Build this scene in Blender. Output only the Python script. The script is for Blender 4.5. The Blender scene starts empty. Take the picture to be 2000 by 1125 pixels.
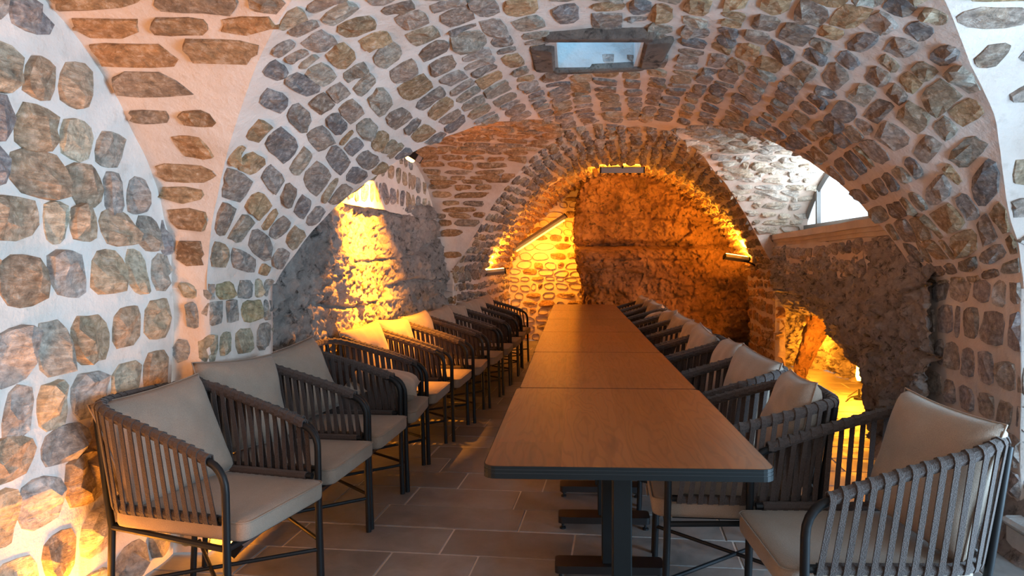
import bpy, math, random
import numpy as np
from mathutils import Vector, Matrix
random.seed(7); RS = np.random.RandomState(11)
scene = bpy.context.scene
COL = scene.collection
F = 1364.0
# ------------------------------------------------------------------ camera
cd = bpy.data.cameras.new('camera'); cam = bpy.data.objects.new('camera', cd); COL.objects.link(cam)
YAW = math.atan(60/F); CZ = 1.335
cam.location = (0, 0, CZ); cam.rotation_euler = (math.pi/2, 0, YAW)
cd.sensor_width = 36; cd.lens = 36*F/2000; cd.shift_x = -57/2000; cd.shift_y = -54.5/2000
cd.clip_start = .05
scene.camera = cam
scene.view_settings.view_transform = 'Standard'; scene.view_settings.look = 'None'
scene.view_settings.gamma = 1; scene.view_settings.use_curve_mapping = False
scene.view_settings.exposure = 0.1
# ------------------------------------------------------------------ world, daylight and an added warm fill
w = bpy.data.worlds.new('world'); scene.world = w; w.use_nodes = True
bg = w.node_tree.nodes['Background']; bg.inputs[0].default_value = (.80, .90, 1, 1); bg.inputs[1].default_value = 1.6
def area(name, loc, direction, sx, sy, power, color, spread=math.pi):
    l = bpy.data.lights.new(name, 'AREA'); l.shape = 'RECTANGLE'; l.size = sx; l.size_y = sy
    l.energy = power; l.color = color; l.spread = spread
    o = bpy.data.objects.new(name, l); COL.objects.link(o); o.location = loc
    o.rotation_euler = Vector(direction).to_track_quat('-Z', 'Y').to_euler()
    return o
DAY = (.52, .77, 1.0); WARM = (1.0, .31, .015); SOFT = (1.0, .48, .16)
area('daylight_doorway', (2.55, .9, 1.15), (-1, .40, .55), 1.9, 1.7, 135, DAY)
area('daylight_doorsill', (2.42, 1.55, .55), (-.50, 1, -.42), .7, .7, 75, (.45, .72, 1.0))
area('warm_fill', (-.2, -2.3, 1.4), (.05, 1, .12), 2.2, 1.5, 20, (1.0, .74, .58))  # added warm fill before the closed rear wall, no entrance there
area('daylight_window', (2.66, 7.0, 2.08), (-.9, .28, -.15), 1.2, .45, 24, (.85, .93, 1.0))
area('daylight_shaft', (.06, 3.86, 3.05), (.1, .15, -1), .22, .3, 4.5, (.25, .62, 1.0))
# ------------------------------------------------------------------ helpers
def px(p):
    x, y, z = p
    c, s = math.cos(YAW), math.sin(YAW)
    d = y*c - x*s; r = x*c + y*s
    if d < .2: return (-9999, -9999, .1)
    return (1057 + F*r/d, 508 - F*(z-CZ)/d, d)
def vis(p, m=60):
    a, b, d = px(p); return -m < a < 2000+m and -m < b < 1125+m and d > .3
def hsh(i, j, k, s):
    n = (i*374761393 + j*668265263 + k*2147483647*0 + k*1274126177 + s*974634777) & 0xffffffff
    n = ((n ^ (n >> 13))*1274126177) & 0xffffffff
    return ((n ^ (n >> 16)) & 0xffff)/65535.0
def vnoise(P, s=0):
    P = np.asarray(P, float); I = np.floor(P).astype(np.int64); f = P-I; f = f*f*(3-2*f)
    out = 0
    for a in (0, 1):
        wa = f[..., 0] if a else 1-f[..., 0]
        for b in (0, 1):
            wb = f[..., 1] if b else 1-f[..., 1]
            for c in (0, 1):
                wc = f[..., 2] if c else 1-f[..., 2]
                out = out + wa*wb*wc*hsh(I[..., 0]+a, I[..., 1]+b, I[..., 2]+c, s)
    return out*2-1
def fbm(P, s=0, o=4, g=.5):
    P = np.asarray(P, float); r = 0; a = 1
    for k in range(o): r = r + a*vnoise(P*(2**k)+k*7.3, s+k); a *= g
    return r
def vec_noise(P, sc, s=0):
    return np.stack([vnoise(P*sc, s), vnoise(P*sc+31.7, s+5), vnoise(P*sc+77.1, s+9)], -1)
def link(o, parent=None, **kw):
    COL.objects.link(o)
    if parent is not None: o.parent = parent
    for k, v in kw.items():
        if v: o[k] = v
    return o
def mesh(name, V, Fs, mat, smooth=True):
    me = bpy.data.meshes.new(name); me.from_pydata([tuple(v) for v in V], [], Fs); me.update()
    if mat: me.materials.append(mat)
    if smooth: me.polygons.foreach_set('use_smooth', [True]*len(me.polygons))
    return me
def obj(name, V, Fs, mat, parent=None, smooth=True, **kw):
    return link(bpy.data.objects.new(name, mesh(name, V, Fs, mat, smooth)), parent, **kw)
def thing(name, label, cat, loc=(0, 0, 0), rz=0, group=None, kind=None):
    o = bpy.data.objects.new(name, None); o.empty_display_size = .1
    o.location = loc; o.rotation_euler = (0, 0, rz)
    return link(o, None, label=label, category=cat, group=group, kind=kind)
def copytree(o, parent=None):
    c = o.copy(); COL.objects.link(c)
    if parent is not None: c.parent = parent
    for ch in list(o.children): copytree(ch, c)
    return c
class MB:
    def __init__(s): s.V = []; s.F = []
    def add(s, V, Fs):
        n = len(s.V); s.V += [tuple(v) for v in V]; s.F += [tuple(i+n for i in f) for f in Fs]; return s
    def box(s, c, d, M=None, bev=0):
        hx, hy, hz = d[0]/2, d[1]/2, d[2]/2
        if bev:
            V = []; b = min(bev, hx*.9, hy*.9, hz*.9)
            for z, q in ((-hz, b), (-hz+b, 0), (hz-b, 0), (hz, b)):
                ax, ay = hx-q, hy-q
                V += [(-ax+b, -ay, z), (ax-b, -ay, z), (ax, -ay+b, z), (ax, ay-b, z), (ax-b, ay, z), (-ax+b, ay, z), (-ax, ay-b, z), (-ax, -ay+b, z)]
            Fs = [tuple(range(7, -1, -1)), tuple(range(24, 32))]
            for r in range(3):
                for k in range(8): Fs.append((r*8+k, r*8+(k+1) % 8, r*8+8+(k+1) % 8, r*8+8+k))
        else:
            V = [(x, y, z) for z in (-hz, hz) for (x, y) in ((-hx, -hy), (hx, -hy), (hx, hy), (-hx, hy))]
            Fs = [(3, 2, 1, 0), (4, 5, 6, 7), (0, 1, 5, 4), (1, 2, 6, 5), (2, 3, 7, 6), (3, 0, 4, 7)]
        M = M or Matrix.Identity(3)
        V = [M @ Vector(v) + Vector(c) for v in V]
        return s.add(V, Fs)
    def tube(s, pts, r, n=8, closed=False, caps=True):
        pts = [Vector(p) for p in pts]; m = len(pts); V = []; Fs = []
        rr = r if isinstance(r, (list, tuple)) else [r]*m
        nrm = None
        for i, p in enumerate(pts):
            a = pts[(i-1) % m] if (closed or i > 0) else p
            b = pts[(i+1) % m] if (closed or i < m-1) else p
            t = (b-a).normalized()
            if nrm is None:
                up = Vector((0, 0, 1)) if abs(t.z) < .9 else Vector((1, 0, 0)); nrm = t.cross(up).normalized()
            else: nrm = (nrm - t*nrm.dot(t)).normalized()
            bn = t.cross(nrm)
            for k in range(n):
                an = 2*math.pi*k/n; V.append(p + (nrm*math.cos(an)+bn*math.sin(an))*rr[i])
        for i in range(m if closed else m-1):
            j = (i+1) % m
            for k in range(n): Fs.append((i*n+k, i*n+(k+1) % n, j*n+(k+1) % n, j*n+k))
        if caps and not closed: Fs += [tuple(range(n-1, -1, -1)), tuple((m-1)*n+k for k in range(n))]
        return s.add(V, Fs)
    def build(s, name, mat, parent=None, smooth=False, **kw):
        return obj(name, s.V, s.F, mat, parent, smooth, **kw)
    def mesh(s, name, mat, smooth=False): return mesh(name, s.V, s.F, mat, smooth)
def autosmooth(me, ang=40):
    try: me.set_sharp_from_angle(angle=math.radians(ang))
    except Exception: pass
    me.polygons.foreach_set('use_smooth', [True]*len(me.polygons))
# ------------------------------------------------------------------ materials
def mat(name):
    m = bpy.data.materials.new(name); m.use_nodes = True; nt = m.node_tree
    b = nt.nodes['Principled BSDF']; return m, nt, b
def nd(nt, t, **kw):
    n = nt.nodes.new(t)
    for k, v in kw.items():
        if k.startswith('i_'):
            key = k[2:]; key = int(key) if key.isdigit() else key.replace('_', ' ')
            n.inputs[key].default_value = v
        else: setattr(n, k, v)
    return n
def noise(nt, vec, sc, det=5, rough=.6, dist=0):
    n = nd(nt, 'ShaderNodeTexNoise'); n.inputs['Scale'].default_value = sc; n.inputs['Detail'].default_value = det
    n.inputs['Roughness'].default_value = rough; n.inputs['Distortion'].default_value = dist
    nt.links.new(vec, n.inputs['Vector']); return n.outputs['Fac']
def ramp(nt, fac, stops):
    r = nd(nt, 'ShaderNodeValToRGB'); e = r.color_ramp.elements
    while len(e) < len(stops): e.new(.5)
    for k, (p, c) in enumerate(stops):
        e[k].position = p; e[k].color = (*(c if isinstance(c, (tuple, list)) else (c, c, c)), 1)[:4]
    nt.links.new(fac, r.inputs[0]); return r.outputs[0]
def mix(nt, a, b, fac, mode='MIX'):
    m = nd(nt, 'ShaderNodeMix', data_type='RGBA', blend_type=mode)
    for s, v in ((6, a), (7, b), (0, fac)):
        if hasattr(v, 'is_output'): nt.links.new(v, m.inputs[s])
        elif isinstance(v, (int, float)): m.inputs[s].default_value = v
        else: m.inputs[s].default_value = (*v, 1)
    return m.outputs[2]
def bump(nt, b, hts, dist=.01):
    prev = None
    for h, st, d in hts:
        n = nd(nt, 'ShaderNodeBump'); n.inputs['Strength'].default_value = st; n.inputs['Distance'].default_value = d
        nt.links.new(h, n.inputs['Height'])
        if prev: nt.links.new(prev, n.inputs['Normal'])
        prev = n.outputs[0]
    nt.links.new(prev, b.inputs['Normal'])
def simple(name, col, rough=.5, metal=0, emit=None, es=0):
    m, nt, b = mat(name); b.inputs['Base Color'].default_value = (*col, 1); b.inputs['Roughness'].default_value = rough
    b.inputs['Metallic'].default_value = metal
    if emit: b.inputs['Emission Color'].default_value = (*emit, 1); b.inputs['Emission Strength'].default_value = es
    return m
def pos(nt, sc=(1, 1, 1)):
    g = nd(nt, 'ShaderNodeNewGeometry')
    mp = nd(nt, 'ShaderNodeMapping'); mp.inputs['Scale'].default_value = sc
    nt.links.new(g.outputs['Position'], mp.inputs['Vector']); return mp.outputs[0]
M = {}
def stone_mat():
    m, nt, b = mat('rubble_stone'); P = pos(nt)
    at = nd(nt, 'ShaderNodeAttribute', attribute_name='tint')
    n1 = noise(nt, P, 9, 6, .65, .6); n2 = noise(nt, P, 34, 6, .7, .4); n3 = noise(nt, P, 5, 4, .6)
    c = mix(nt, at.outputs['Color'], mix(nt, at.outputs['Color'], (.50, .31, .14), .5), ramp(nt, n1, [(.46, 0), (.66, .6)]))
    c = mix(nt, c, (.045, .045, .05), ramp(nt, n3, [(.52, 0), (.74, .5)]))
    c = mix(nt, c, (.52, .49, .44), ramp(nt, n2, [(.52, 0), (.72, .6)]))
    c = mix(nt, c, ramp(nt, n2, [(.3, .45), (.6, 1.15)]), 1, 'MULTIPLY')
    nt.links.new(c, b.inputs['Base Color']); b.inputs['Roughness'].default_value = .8
    st = noise(nt, pos(nt, (1, 1, 3)), 14, 6, .7, 1.2)
    bump(nt, b, [(st, .9, .022), (n2, .6, .006)])
    return m
M['stone'] = stone_mat()
def mortar_mat(name, c1, c2):
    m, nt, b = mat(name); P = pos(nt)
    n1 = noise(nt, P, 3.2, 5, .6); n2 = noise(nt, P, 90, 5, .65); n3 = noise(nt, P, 14, 4, .6)
    c = mix(nt, c1, c2, ramp(nt, n1, [(.4, 0), (.65, 1)]))
    c = mix(nt, c, (.30, .25, .2), ramp(nt, n3, [(.60, 0), (.8, .4)]))
    nt.links.new(c, b.inputs['Base Color']); b.inputs['Roughness'].default_value = .9
    bump(nt, b, [(n3, .5, .02), (n2, .5, .004)])
    return m
M['mortar'] = mortar_mat('lime_mortar', (.66, .60, .55), (.57, .49, .43))
M['plaster'] = mortar_mat('white_plaster', (.80, .76, .71), (.70, .65, .59))
def rock_mat(name, a, c_, d):
    m, nt, b = mat(name); P = pos(nt); Q = pos(nt, (1, 1, .45))
    n1 = noise(nt, P, 2.2, 7, .68, .6); n2 = noise(nt, P, 12, 7, .72, .5); n3 = noise(nt, Q, 26, 7, .75, 1.5)
    c = ramp(nt, n1, [(.3, a), (.5, c_), (.68, d)])
    c = mix(nt, c, (.025, .022, .02), ramp(nt, n2, [(.34, .9), (.47, 0)]))
    c = mix(nt, c, (.05, .07, .03), ramp(nt, noise(nt, P, 1.6, 5, .7), [(.6, 0), (.75, .5)]))
    nt.links.new(c, b.inputs['Base Color']); b.inputs['Roughness'].default_value = .92
    bump(nt, b, [(n2, 1, .05), (n3, .9, .02)])
    return m
M['rock'] = rock_mat('bedrock', (.24, .215, .20), (.47, .43, .40), (.62, .57, .53))
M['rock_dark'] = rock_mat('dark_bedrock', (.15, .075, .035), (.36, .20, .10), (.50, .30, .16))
def tile_mat():
    m, nt, b = mat('floor_stone'); P = pos(nt); oi = nd(nt, 'ShaderNodeObjectInfo')
    n1 = noise(nt, P, 6, 6, .7, .5); n2 = noise(nt, P, 70, 5, .7)
    c = mix(nt, (.13, .125, .12), (.25, .235, .22), ramp(nt, n1, [(.3, 0), (.7, 1)]))
    c = mix(nt, c, ramp(nt, oi.outputs['Random'], [(0, .78), (1, 1.12)]), 1, 'MULTIPLY')
    nt.links.new(c, b.inputs['Base Color'])
    nt.links.new(ramp(nt, n1, [(.3, .42), (.7, .68)]), b.inputs['Roughness'])
    bump(nt, b, [(n1, .4, .006), (n2, .35, .0015)])
    return m
M['tile'] = tile_mat()
M['grout'] = mortar_mat('floor_grout', (.60, .55, .50), (.48, .43, .39))
def wood_mat():
    m, nt, b = mat('oak_tabletop'); P = pos(nt); sep = nd(nt, 'ShaderNodeSeparateXYZ'); nt.links.new(P, sep.inputs[0])
    def mth(op, a, c=None):
        n = nd(nt, 'ShaderNodeMath', operation=op)
        for i, v in enumerate((a, c)):
            if v is None: continue
            if hasattr(v, 'is_output'): nt.links.new(v, n.inputs[i])
            else: n.inputs[i].default_value = v
        return n.outputs[0]
    bid = mth('FLOOR', mth('DIVIDE', mth('ADD', sep.outputs[0], 3.03), .2))
    bid2 = mth('FLOOR', mth('ADD', mth('DIVIDE', sep.outputs[1], 1.21), mth('MULTIPLY', bid, .37)))
    sh = mth('ADD', mth('MULTIPLY', bid, 7.31), mth('MULTIPLY', bid2, 3.77))
    cx = nd(nt, 'ShaderNodeCombineXYZ')
    nt.links.new(mth('ADD', mth('MULTIPLY', sep.outputs[0], 7.0), sh), cx.inputs[0])
    nt.links.new(mth('ADD', mth('MULTIPLY', sep.outputs[1], .9), sh), cx.inputs[1])
    n0 = noise(nt, cx.outputs[0], 1.0, 3, .5, .3)
    rings = mth('SINE', mth('MULTIPLY', n0, 95))
    fine = nd(nt, 'ShaderNodeMapping'); fine.inputs['Scale'].default_value = (120, 6, 1); nt.links.new(P, fine.inputs[0])
    n1 = noise(nt, fine.outputs[0], 1, 4, .6); kn = noise(nt, cx.outputs[0], 2.4, 3, .5)
    c = mix(nt, (.20, .075, .025), (.12, .040, .013), ramp(nt, rings, [(.2, 0), (1, .75)]))
    c = mix(nt, c, (.09, .035, .015), ramp(nt, kn, [(.56, 0), (.74, .85)]))
    c = mix(nt, c, ramp(nt, n1, [(.3, .82), (.7, 1.1)]), 1, 'MULTIPLY')
    wn = nd(nt, 'ShaderNodeTexWhiteNoise', noise_dimensions='1D'); nt.links.new(sh, wn.inputs['W'])
    c = mix(nt, c, ramp(nt, wn.outputs['Value'], [(0, .72), (1, 1.12)]), 1, 'MULTIPLY')
    nt.links.new(c, b.inputs['Base Color']); nt.links.new(ramp(nt, n1, [(.2, .30), (.8, .42)]), b.inputs['Roughness'])
    b.inputs['Coat Weight'].default_value = .35; b.inputs['Coat Roughness'].default_value = .22
    bump(nt, b, [(n1, .15, .0008)])
    return m
M['wood'] = wood_mat()
def fabric(name, c1, c2, sc, bs=.5):
    m, nt, b = mat(name); tc = nd(nt, 'ShaderNodeTexCoord').outputs['Object']
    n = noise(nt, tc, sc, 3, .7); n2 = noise(nt, tc, 6, 3, .6)
    v = nd(nt, 'ShaderNodeTexVoronoi'); v.inputs['Scale'].default_value = sc*.8; nt.links.new(tc, v.inputs['Vector'])
    c = mix(nt, c1, c2, ramp(nt, n, [(.35, 0), (.65, 1)]))
    c = mix(nt, c, ramp(nt, n2, [(.3, .88), (.7, 1.08)]), 1, 'MULTIPLY')
    nt.links.new(c, b.inputs['Base Color']); b.inputs['Roughness'].default_value = .9
    b.inputs['Sheen Weight'].default_value = .15
    bump(nt, b, [(v.outputs['Distance'], bs, .0012)])
    return m
M['linen'] = fabric('beige_woven_fabric', (.33, .265, .21), (.23, .185, .145), 420)
M['rope'] = fabric('dark_brown_rope', (.028, .020, .018), (.064, .048, .043), 330, .9)
M['frame'] = simple('dark_metal', (.010, .012, .014), .45, .05)
M['band'] = simple('dark_edge_band', (.007, .011, .013), .5)
M['band2'] = simple('edge_groove', (.03, .037, .04), .5)
for q_ in ('band', 'frame', 'band2'): M[q_].node_tree.nodes['Principled BSDF'].inputs['Specular IOR Level'].default_value = .22
M['black'] = simple('black_steel', (.012, .012, .013), .4, .2)
M['lampbody'] = simple('grey_lamp_housing', (.30, .33, .37), .4, .5)
M['glow'] = simple('lamp_tube', (1, .8, .4), .5, 0, (1.0, .52, .10), 14)
M['glow2'] = simple('lamp_bar_tube', (1, .7, .3), .5, 0, (1.0, .45, .05), 6)
M['cut'] = mortar_mat('dressed_stone', (.62, .55, .47), (.54, .46, .39))
M['lintel'] = rock_mat('lintel_stone', (.10, .09, .085), (.2, .17, .15), (.3, .25, .2))
M['stucco'] = mortar_mat('rough_stucco', (.5, .5, .48), (.4, .42, .42))
M['wframe'] = simple('grey_window_frame', (.20, .22, .23), .4, .4)
m, nt, b = mat('clear_glass'); b.inputs['Transmission Weight'].default_value = 1; b.inputs['Roughness'].default_value = 0
b.inputs['IOR'].default_value = 1.05; b.inputs['Base Color'].default_value = (.93, .98, 1, 1); M['glass'] = m
# ------------------------------------------------------------------ vault geometry
HS = 1.85; ZS = 1.2
sst = lambda a, b_, x: (lambda t: t*t*(3-2*t))(np.clip((x-a)/(b_-a), 0, 1))
def XC(Y): return .25 + .07*(Y-3.7)
def crown(Y): return 2.5 + .03*np.clip(Y-5.7, 0, 5)
def mz(x, Y):
    t = np.clip(np.abs((x-XC(Y))/HS), 0, 1); wq = sst(2.9, 3.9, Y)
    return ZS + (crown(Y)-ZS)*((1-wq)*np.sqrt(1-t*t) + wq*(1-t**2.5))
BAY = {1: dict(c=lambda x: 1.1+.06*(x+1.8), hs=1.98, cr=2.5, xl=lambda Y: -1.8+0*Y, xr=lambda Y: XC(Y)+HS+.35),
       2: dict(c=lambda x: 5.7+.2*(x+1.5), hs=2.0, cr=2.47, xl=lambda Y: XC(Y)-HS-.13, xr=lambda Y: 2.75+0*Y)}
def sz(k, x, Y):
    B = BAY[k]; t = np.clip(np.abs((Y-B['c'](x))/B['hs']), 0, 1); return ZS + (B['cr']-ZS)*np.sqrt(1-t*t)
def bis(f, lo, hi, n=30):       # f(lo)<0<f(hi)
    lo = lo.copy(); hi = hi.copy()
    for _ in range(n):
        mid = (lo+hi)/2; s = f(mid) < 0; lo = np.where(s, mid, lo); hi = np.where(s, hi, mid)
    return (lo+hi)/2
def groinY(k, a, side):          # along Y on the main barrel at section angle a; side +1 far, -1 near
    t = np.sin(a); B = BAY[k]
    def X(Y): return XC(Y)+HS*t*.9999
    c = B['c'](X(np.full_like(a, 3.5)))*0 + B['c'](XC(B['c'](0))+HS*t)
    f = lambda Y: mz(X(Y), Y)-sz(k, X(Y), Y)
    hi = c+side*B['hs']*1.0
    g = bis(f, c.copy(), hi)
    return np.where(f(c) >= 0, c, g)
def groinX(k, b_, side):         # along x on the side barrel at angle b
    B = BAY[k]; t = np.sin(b_)
    xe = XC(B['c'](0)+B['hs']*t)
    def Yof(x): return B['c'](x)+B['hs']*t*.9999
    f = lambda x: mz(x, Yof(x))-sz(k, x, Yof(x))
    lo = xe+side*HS*1.05; hi = xe+0*b_
    # at lo main is low (f<0), at hi main crown (f>0)
    g = bis(f, lo, hi)
    return np.where(f(hi) <= 0, hi, g)
def relief(P, amp=.012):
    return P + vec_noise(P, 3.1, 3)*amp + vec_noise(P, 8.0, 13)*amp*.5
def gridmesh(name, A, m, parent=None, kill=None, **kw):
    nu, nv = A.shape[:2]; V = A.reshape(-1, 3)
    Fs = []
    for i in range(nu-1):
        for j in range(nv-1):
            if kill is not None and kill[i, j]: continue
            Fs.append((i*nv+j, (i+1)*nv+j, (i+1)*nv+j+1, i*nv+j+1))
    return obj(name, V, Fs, m, parent, True, **kw)
def mainP(a, Y):
    t = np.sin(a); x = XC(Y)+HS*t; return np.stack([x, Y, mz(x, Y)], -1)
def sideP(k, b_, x):
    B = BAY[k]; Y = B['c'](x)+B['hs']*np.sin(b_); return np.stack([x, Y, sz(k, x, Y)], -1)
# ------------------------------------------------------------------ stones
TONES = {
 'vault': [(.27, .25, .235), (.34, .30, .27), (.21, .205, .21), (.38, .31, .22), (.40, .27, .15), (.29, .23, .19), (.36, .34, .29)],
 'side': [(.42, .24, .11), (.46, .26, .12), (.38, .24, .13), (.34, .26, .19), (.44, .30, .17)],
 'wall': [(.54, .50, .43), (.48, .47, .45), (.58, .47, .33), (.38, .38, .40), (.62, .57, .44), (.50, .39, .28)],
 'pier': [(.42, .40, .30), (.36, .38, .37), (.44, .41, .25), (.34, .34, .32)],
 'right': [(.43, .39, .36), (.36, .33, .33), (.47, .41, .36), (.38, .35, .36)],
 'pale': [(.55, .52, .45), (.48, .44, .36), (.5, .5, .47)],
}
def set_tint(me, cols):
    at = me.color_attributes.new('tint', 'FLOAT_COLOR', 'POINT'); at.data.foreach_set('color', np.asarray(cols, np.float32).ravel())
N_OUT = 12
def stone_geo(Pf, pc, qc, hp, hq, proud, rough, rnd, inside, sq=3.2):
    # Pf(p,q)->xyz ; normal (towards room) by difference
    ang = np.linspace(0, 2*np.pi, N_OUT, endpoint=False)+random.uniform(0, .4)
    cu, su = np.cos(ang), np.sin(ang)
    rr = (np.abs(cu)**sq+np.abs(su)**sq)**(-1/sq)
    jit = 1+RS.uniform(-rnd, rnd, N_OUT)
    skew = random.uniform(-.22, .22)
    rings = []
    for f in (1.0, .93, .5):
        n = N_OUT if f > .6 else 6
        idx = np.arange(0, N_OUT, N_OUT//n)
        p = pc+hp*f*rr[idx]*jit[idx]*su[idx]; q = qc+hq*f*rr[idx]*jit[idx]*(cu[idx]+skew*su[idx])
        if inside is not None:
            for _ in range(7):
                bad = ~inside(p, q)
                if not bad.any(): break
                p = np.where(bad, pc+(p-pc)*.78, p); q = np.where(bad, qc+(q-qc)*.78, q)
        rings.append(Pf(p, q))
    c = Pf(np.array([pc, pc+1e-3, pc]), np.array([qc, qc, qc+1e-3]))
    n = np.cross(c[1]-c[0], c[2]-c[0]); n /= np.linalg.norm(n)+1e-12
    if np.dot(n, np.array([XC(c[0][1]), c[0][1], 1.0])-c[0]) < 0: n = -n
    V = []
    base = proud+random.uniform(-.3, .3)*rough
    tilt = RS.uniform(-1, 1, 3)*rough*1.6
    for r, (d, j) in zip(rings, ((-.028, 0), (base*.55, rough*.5), (base*1.15, rough))):
        off = d+RS.uniform(-1, 1, len(r))*j
        if d > -.01:
            e = (r-c[0]); sz_ = max(np.abs(e).max(), 1e-3); off = np.maximum(off+(e@tilt)/sz_, .005)
        V.append(r+n[None, :]*off[:, None])
    V = np.concatenate(V); n0 = N_OUT
    Fs = [(k, (k+1) % n0, n0+(k+1) % n0, n0+k) for k in range(n0)]
    for k in range(6):
        a0 = n0+2*k; a1 = n0+(2*k+1) % n0; a2 = n0+(2*k+2) % n0; i0 = 2*n0+k; i1 = 2*n0+(k+1) % 6
        Fs += [(a0, a1, i0), (a1, i1, i0), (a1, a2, i1)]
    Fs += [tuple(2*n0+k for k in range(6))]
    f0 = V[n0+1]-V[0]
    nn = np.cross(V[1]-V[0], V[n0]-V[0])
    # orient: cap normal should face n
    cap = np.cross(V[2*n0+2]-V[2*n0], V[2*n0+4]-V[2*n0])
    if np.dot(cap, n) < 0: Fs = [tuple(reversed(f)) for f in Fs]
    return V, Fs, c[0], n
def lay(parent, Pf0, prange, qrange, rowh, qlen, tones, inside=None, gap=.022, proud=.012, rough=.010, rnd=.10, sq=3.2,
        limit=300, wander=.02, mat_='stone', qlen_fn=None, skip=None, name='stone', minlen=.05, fill=1.0, ramp_=.012):
    Pf = lambda a_, b_: relief(Pf0(a_, b_), ramp_)
    out = []
    p = prange[0]
    qm = (qrange[0]+qrange[1])/2
    row = 0; q_lo, q_hi = qrange[0]+.01, qrange[1]-.03
    while p < prange[1]:
        pk = min(max(p, prange[0]+.005), prange[1]-.01)
        dp = .05
        for q_ in np.linspace(q_lo, q_hi, 5):
            for p_ in (pk, min(pk+.09, prange[1]-.01)):
                A = Pf0(np.array([p_, p_+1e-3]), np.array([q_, q_])); dp = max(dp, np.linalg.norm(A[1]-A[0])/1e-3)
        h = random.uniform(*rowh)/max(dp, .05)
        h = min(h, .5)
        q = qrange[0]-random.uniform(0, .15)
        while q < qrange[1]:
            pcent = p+h/2
            qk = min(max(q, q_lo), q_hi); B_ = Pf0(np.array([pcent, pcent]), np.array([qk, qk+1e-3])); dq = np.linalg.norm(B_[1]-B_[0])/1e-3
            L = random.uniform(*qlen)/max(dq, .05)
            if random.random() < .18: L *= .55
            qc = q+L/2
            pc = pcent+wander/max(dp, .05)*math.sin(q*2.3/max(1e-3, 1)*dq+row*1.3)+random.uniform(-.006, .006)/max(dp, .05)
            q += L
            if qc > qrange[1]+.02: continue
            if random.random() > fill: continue
            if inside is not None and not inside(np.array([pc]), np.array([qc]))[0]: continue
            g = gap*random.uniform(.7, 1.35)
            hp = max(h/2-g/2/max(dp, .05), h*.22)*random.uniform(.92, 1.06); hq = max(L/2-g/2/max(dq, .05), L*.25)
            V, Fs, c, n = stone_geo(Pf, pc, qc, hp, hq, proud, rough, rnd, inside, sq)
            if skip is not None and skip(c): continue
            ext = max(np.ptp(V[:, 0]), np.ptp(V[:, 1]), np.ptp(V[:, 2]))
            if ext < minlen: continue
            a, b_, d = px(c)
            size = F*ext/d if vis(c) else 0
            out.append((size, V, Fs, c))
        p += h; row += 1
    out.sort(key=lambda s: -s[0])
    rest = []
    for k, (size, V, Fs, c) in enumerate(out):
        t = random.choice(TONES[tones]); v = random.uniform(.8, 1.25); col = (t[0]*v, t[1]*v, t[2]*v, 1)
        if k < limit and size >= 10:
            me = mesh(name, V-c, Fs, M[mat_], False); set_tint(me, [col]*len(V))
            o = bpy.data.objects.new(name, me); o.location = c; link(o, parent)
        else: rest.append((V, Fs, col))
    if rest:
        mb = MB(); cols = []
        for V, Fs, col in rest: mb.add(V, Fs); cols += [col]*len(V)
        me = mb.mesh('small_stones', M[mat_]); set_tint(me, cols)
        link(bpy.data.objects.new('small_stones', me), parent, kind='stuff')
    return len(out)
def T(): return np.linspace(0, 1, 2)
def loft(P, lo, hi, nu_vals, nv):
    # nu_vals: section values; lo,hi arrays; returns positions array [nu,nv,3]
    v = np.linspace(0, 1, nv)[None, :]
    q = lo[:, None]+(hi-lo)[:, None]*v
    p = np.repeat(nu_vals[:, None], nv, 1)
    return P(p, q)
EPS = math.pi/2-.0005
aa = np.linspace(-EPS, EPS, 110)
g1f = groinY(1, aa, 1); g1n = groinY(1, aa, -1); g2n = groinY(2, aa, -1); g2f = groinY(2, aa, 1)
def S(name, label, cat): return dict(kind='structure', label=label, category=cat)
# main barrel, near part (bay 1 to bay 2)
SH = (-.08, .36, 3.62, 4.10)
A = loft(mainP, g1f, g2n, aa, 90)
ctr = (A[:-1, :-1]+A[1:, 1:])/2
kill = (ctr[..., 0] > SH[0]-.045) & (ctr[..., 0] < SH[1]+.045) & (ctr[..., 1] > SH[2]-.03) & (ctr[..., 1] < SH[3]+.03)
ceil_near = gridmesh('ceiling', relief(A), M['mortar'], None, kill, kind='structure', label='large grey rubble stone barrel vault over the near end of the table, with skylight shaft', category='vault')
gi = lambda arr: (lambda a: np.interp(a, aa, arr))
G1F, G2N, G2F, G1N = gi(g1f), gi(g2n), gi(g2f), gi(g1n)
def in_near(p, q): return (q > G1F(p)+.012) & (q < G2N(p)-.012) & (np.abs(p) < 1.50)
def in_sh(c, m=.07): return SH[0]-m < c[0] < SH[1]+m and SH[2]-m*1.3 < c[1] < SH[3]+m
lay(ceil_near, mainP, (-1.5, 1.5), (1.6, 5.9), (.125, .20), (.12, .29), 'vault', in_near, gap=.022, proud=.009, rough=.011, rnd=.08, sq=5, limit=300, skip=in_sh)
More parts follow.
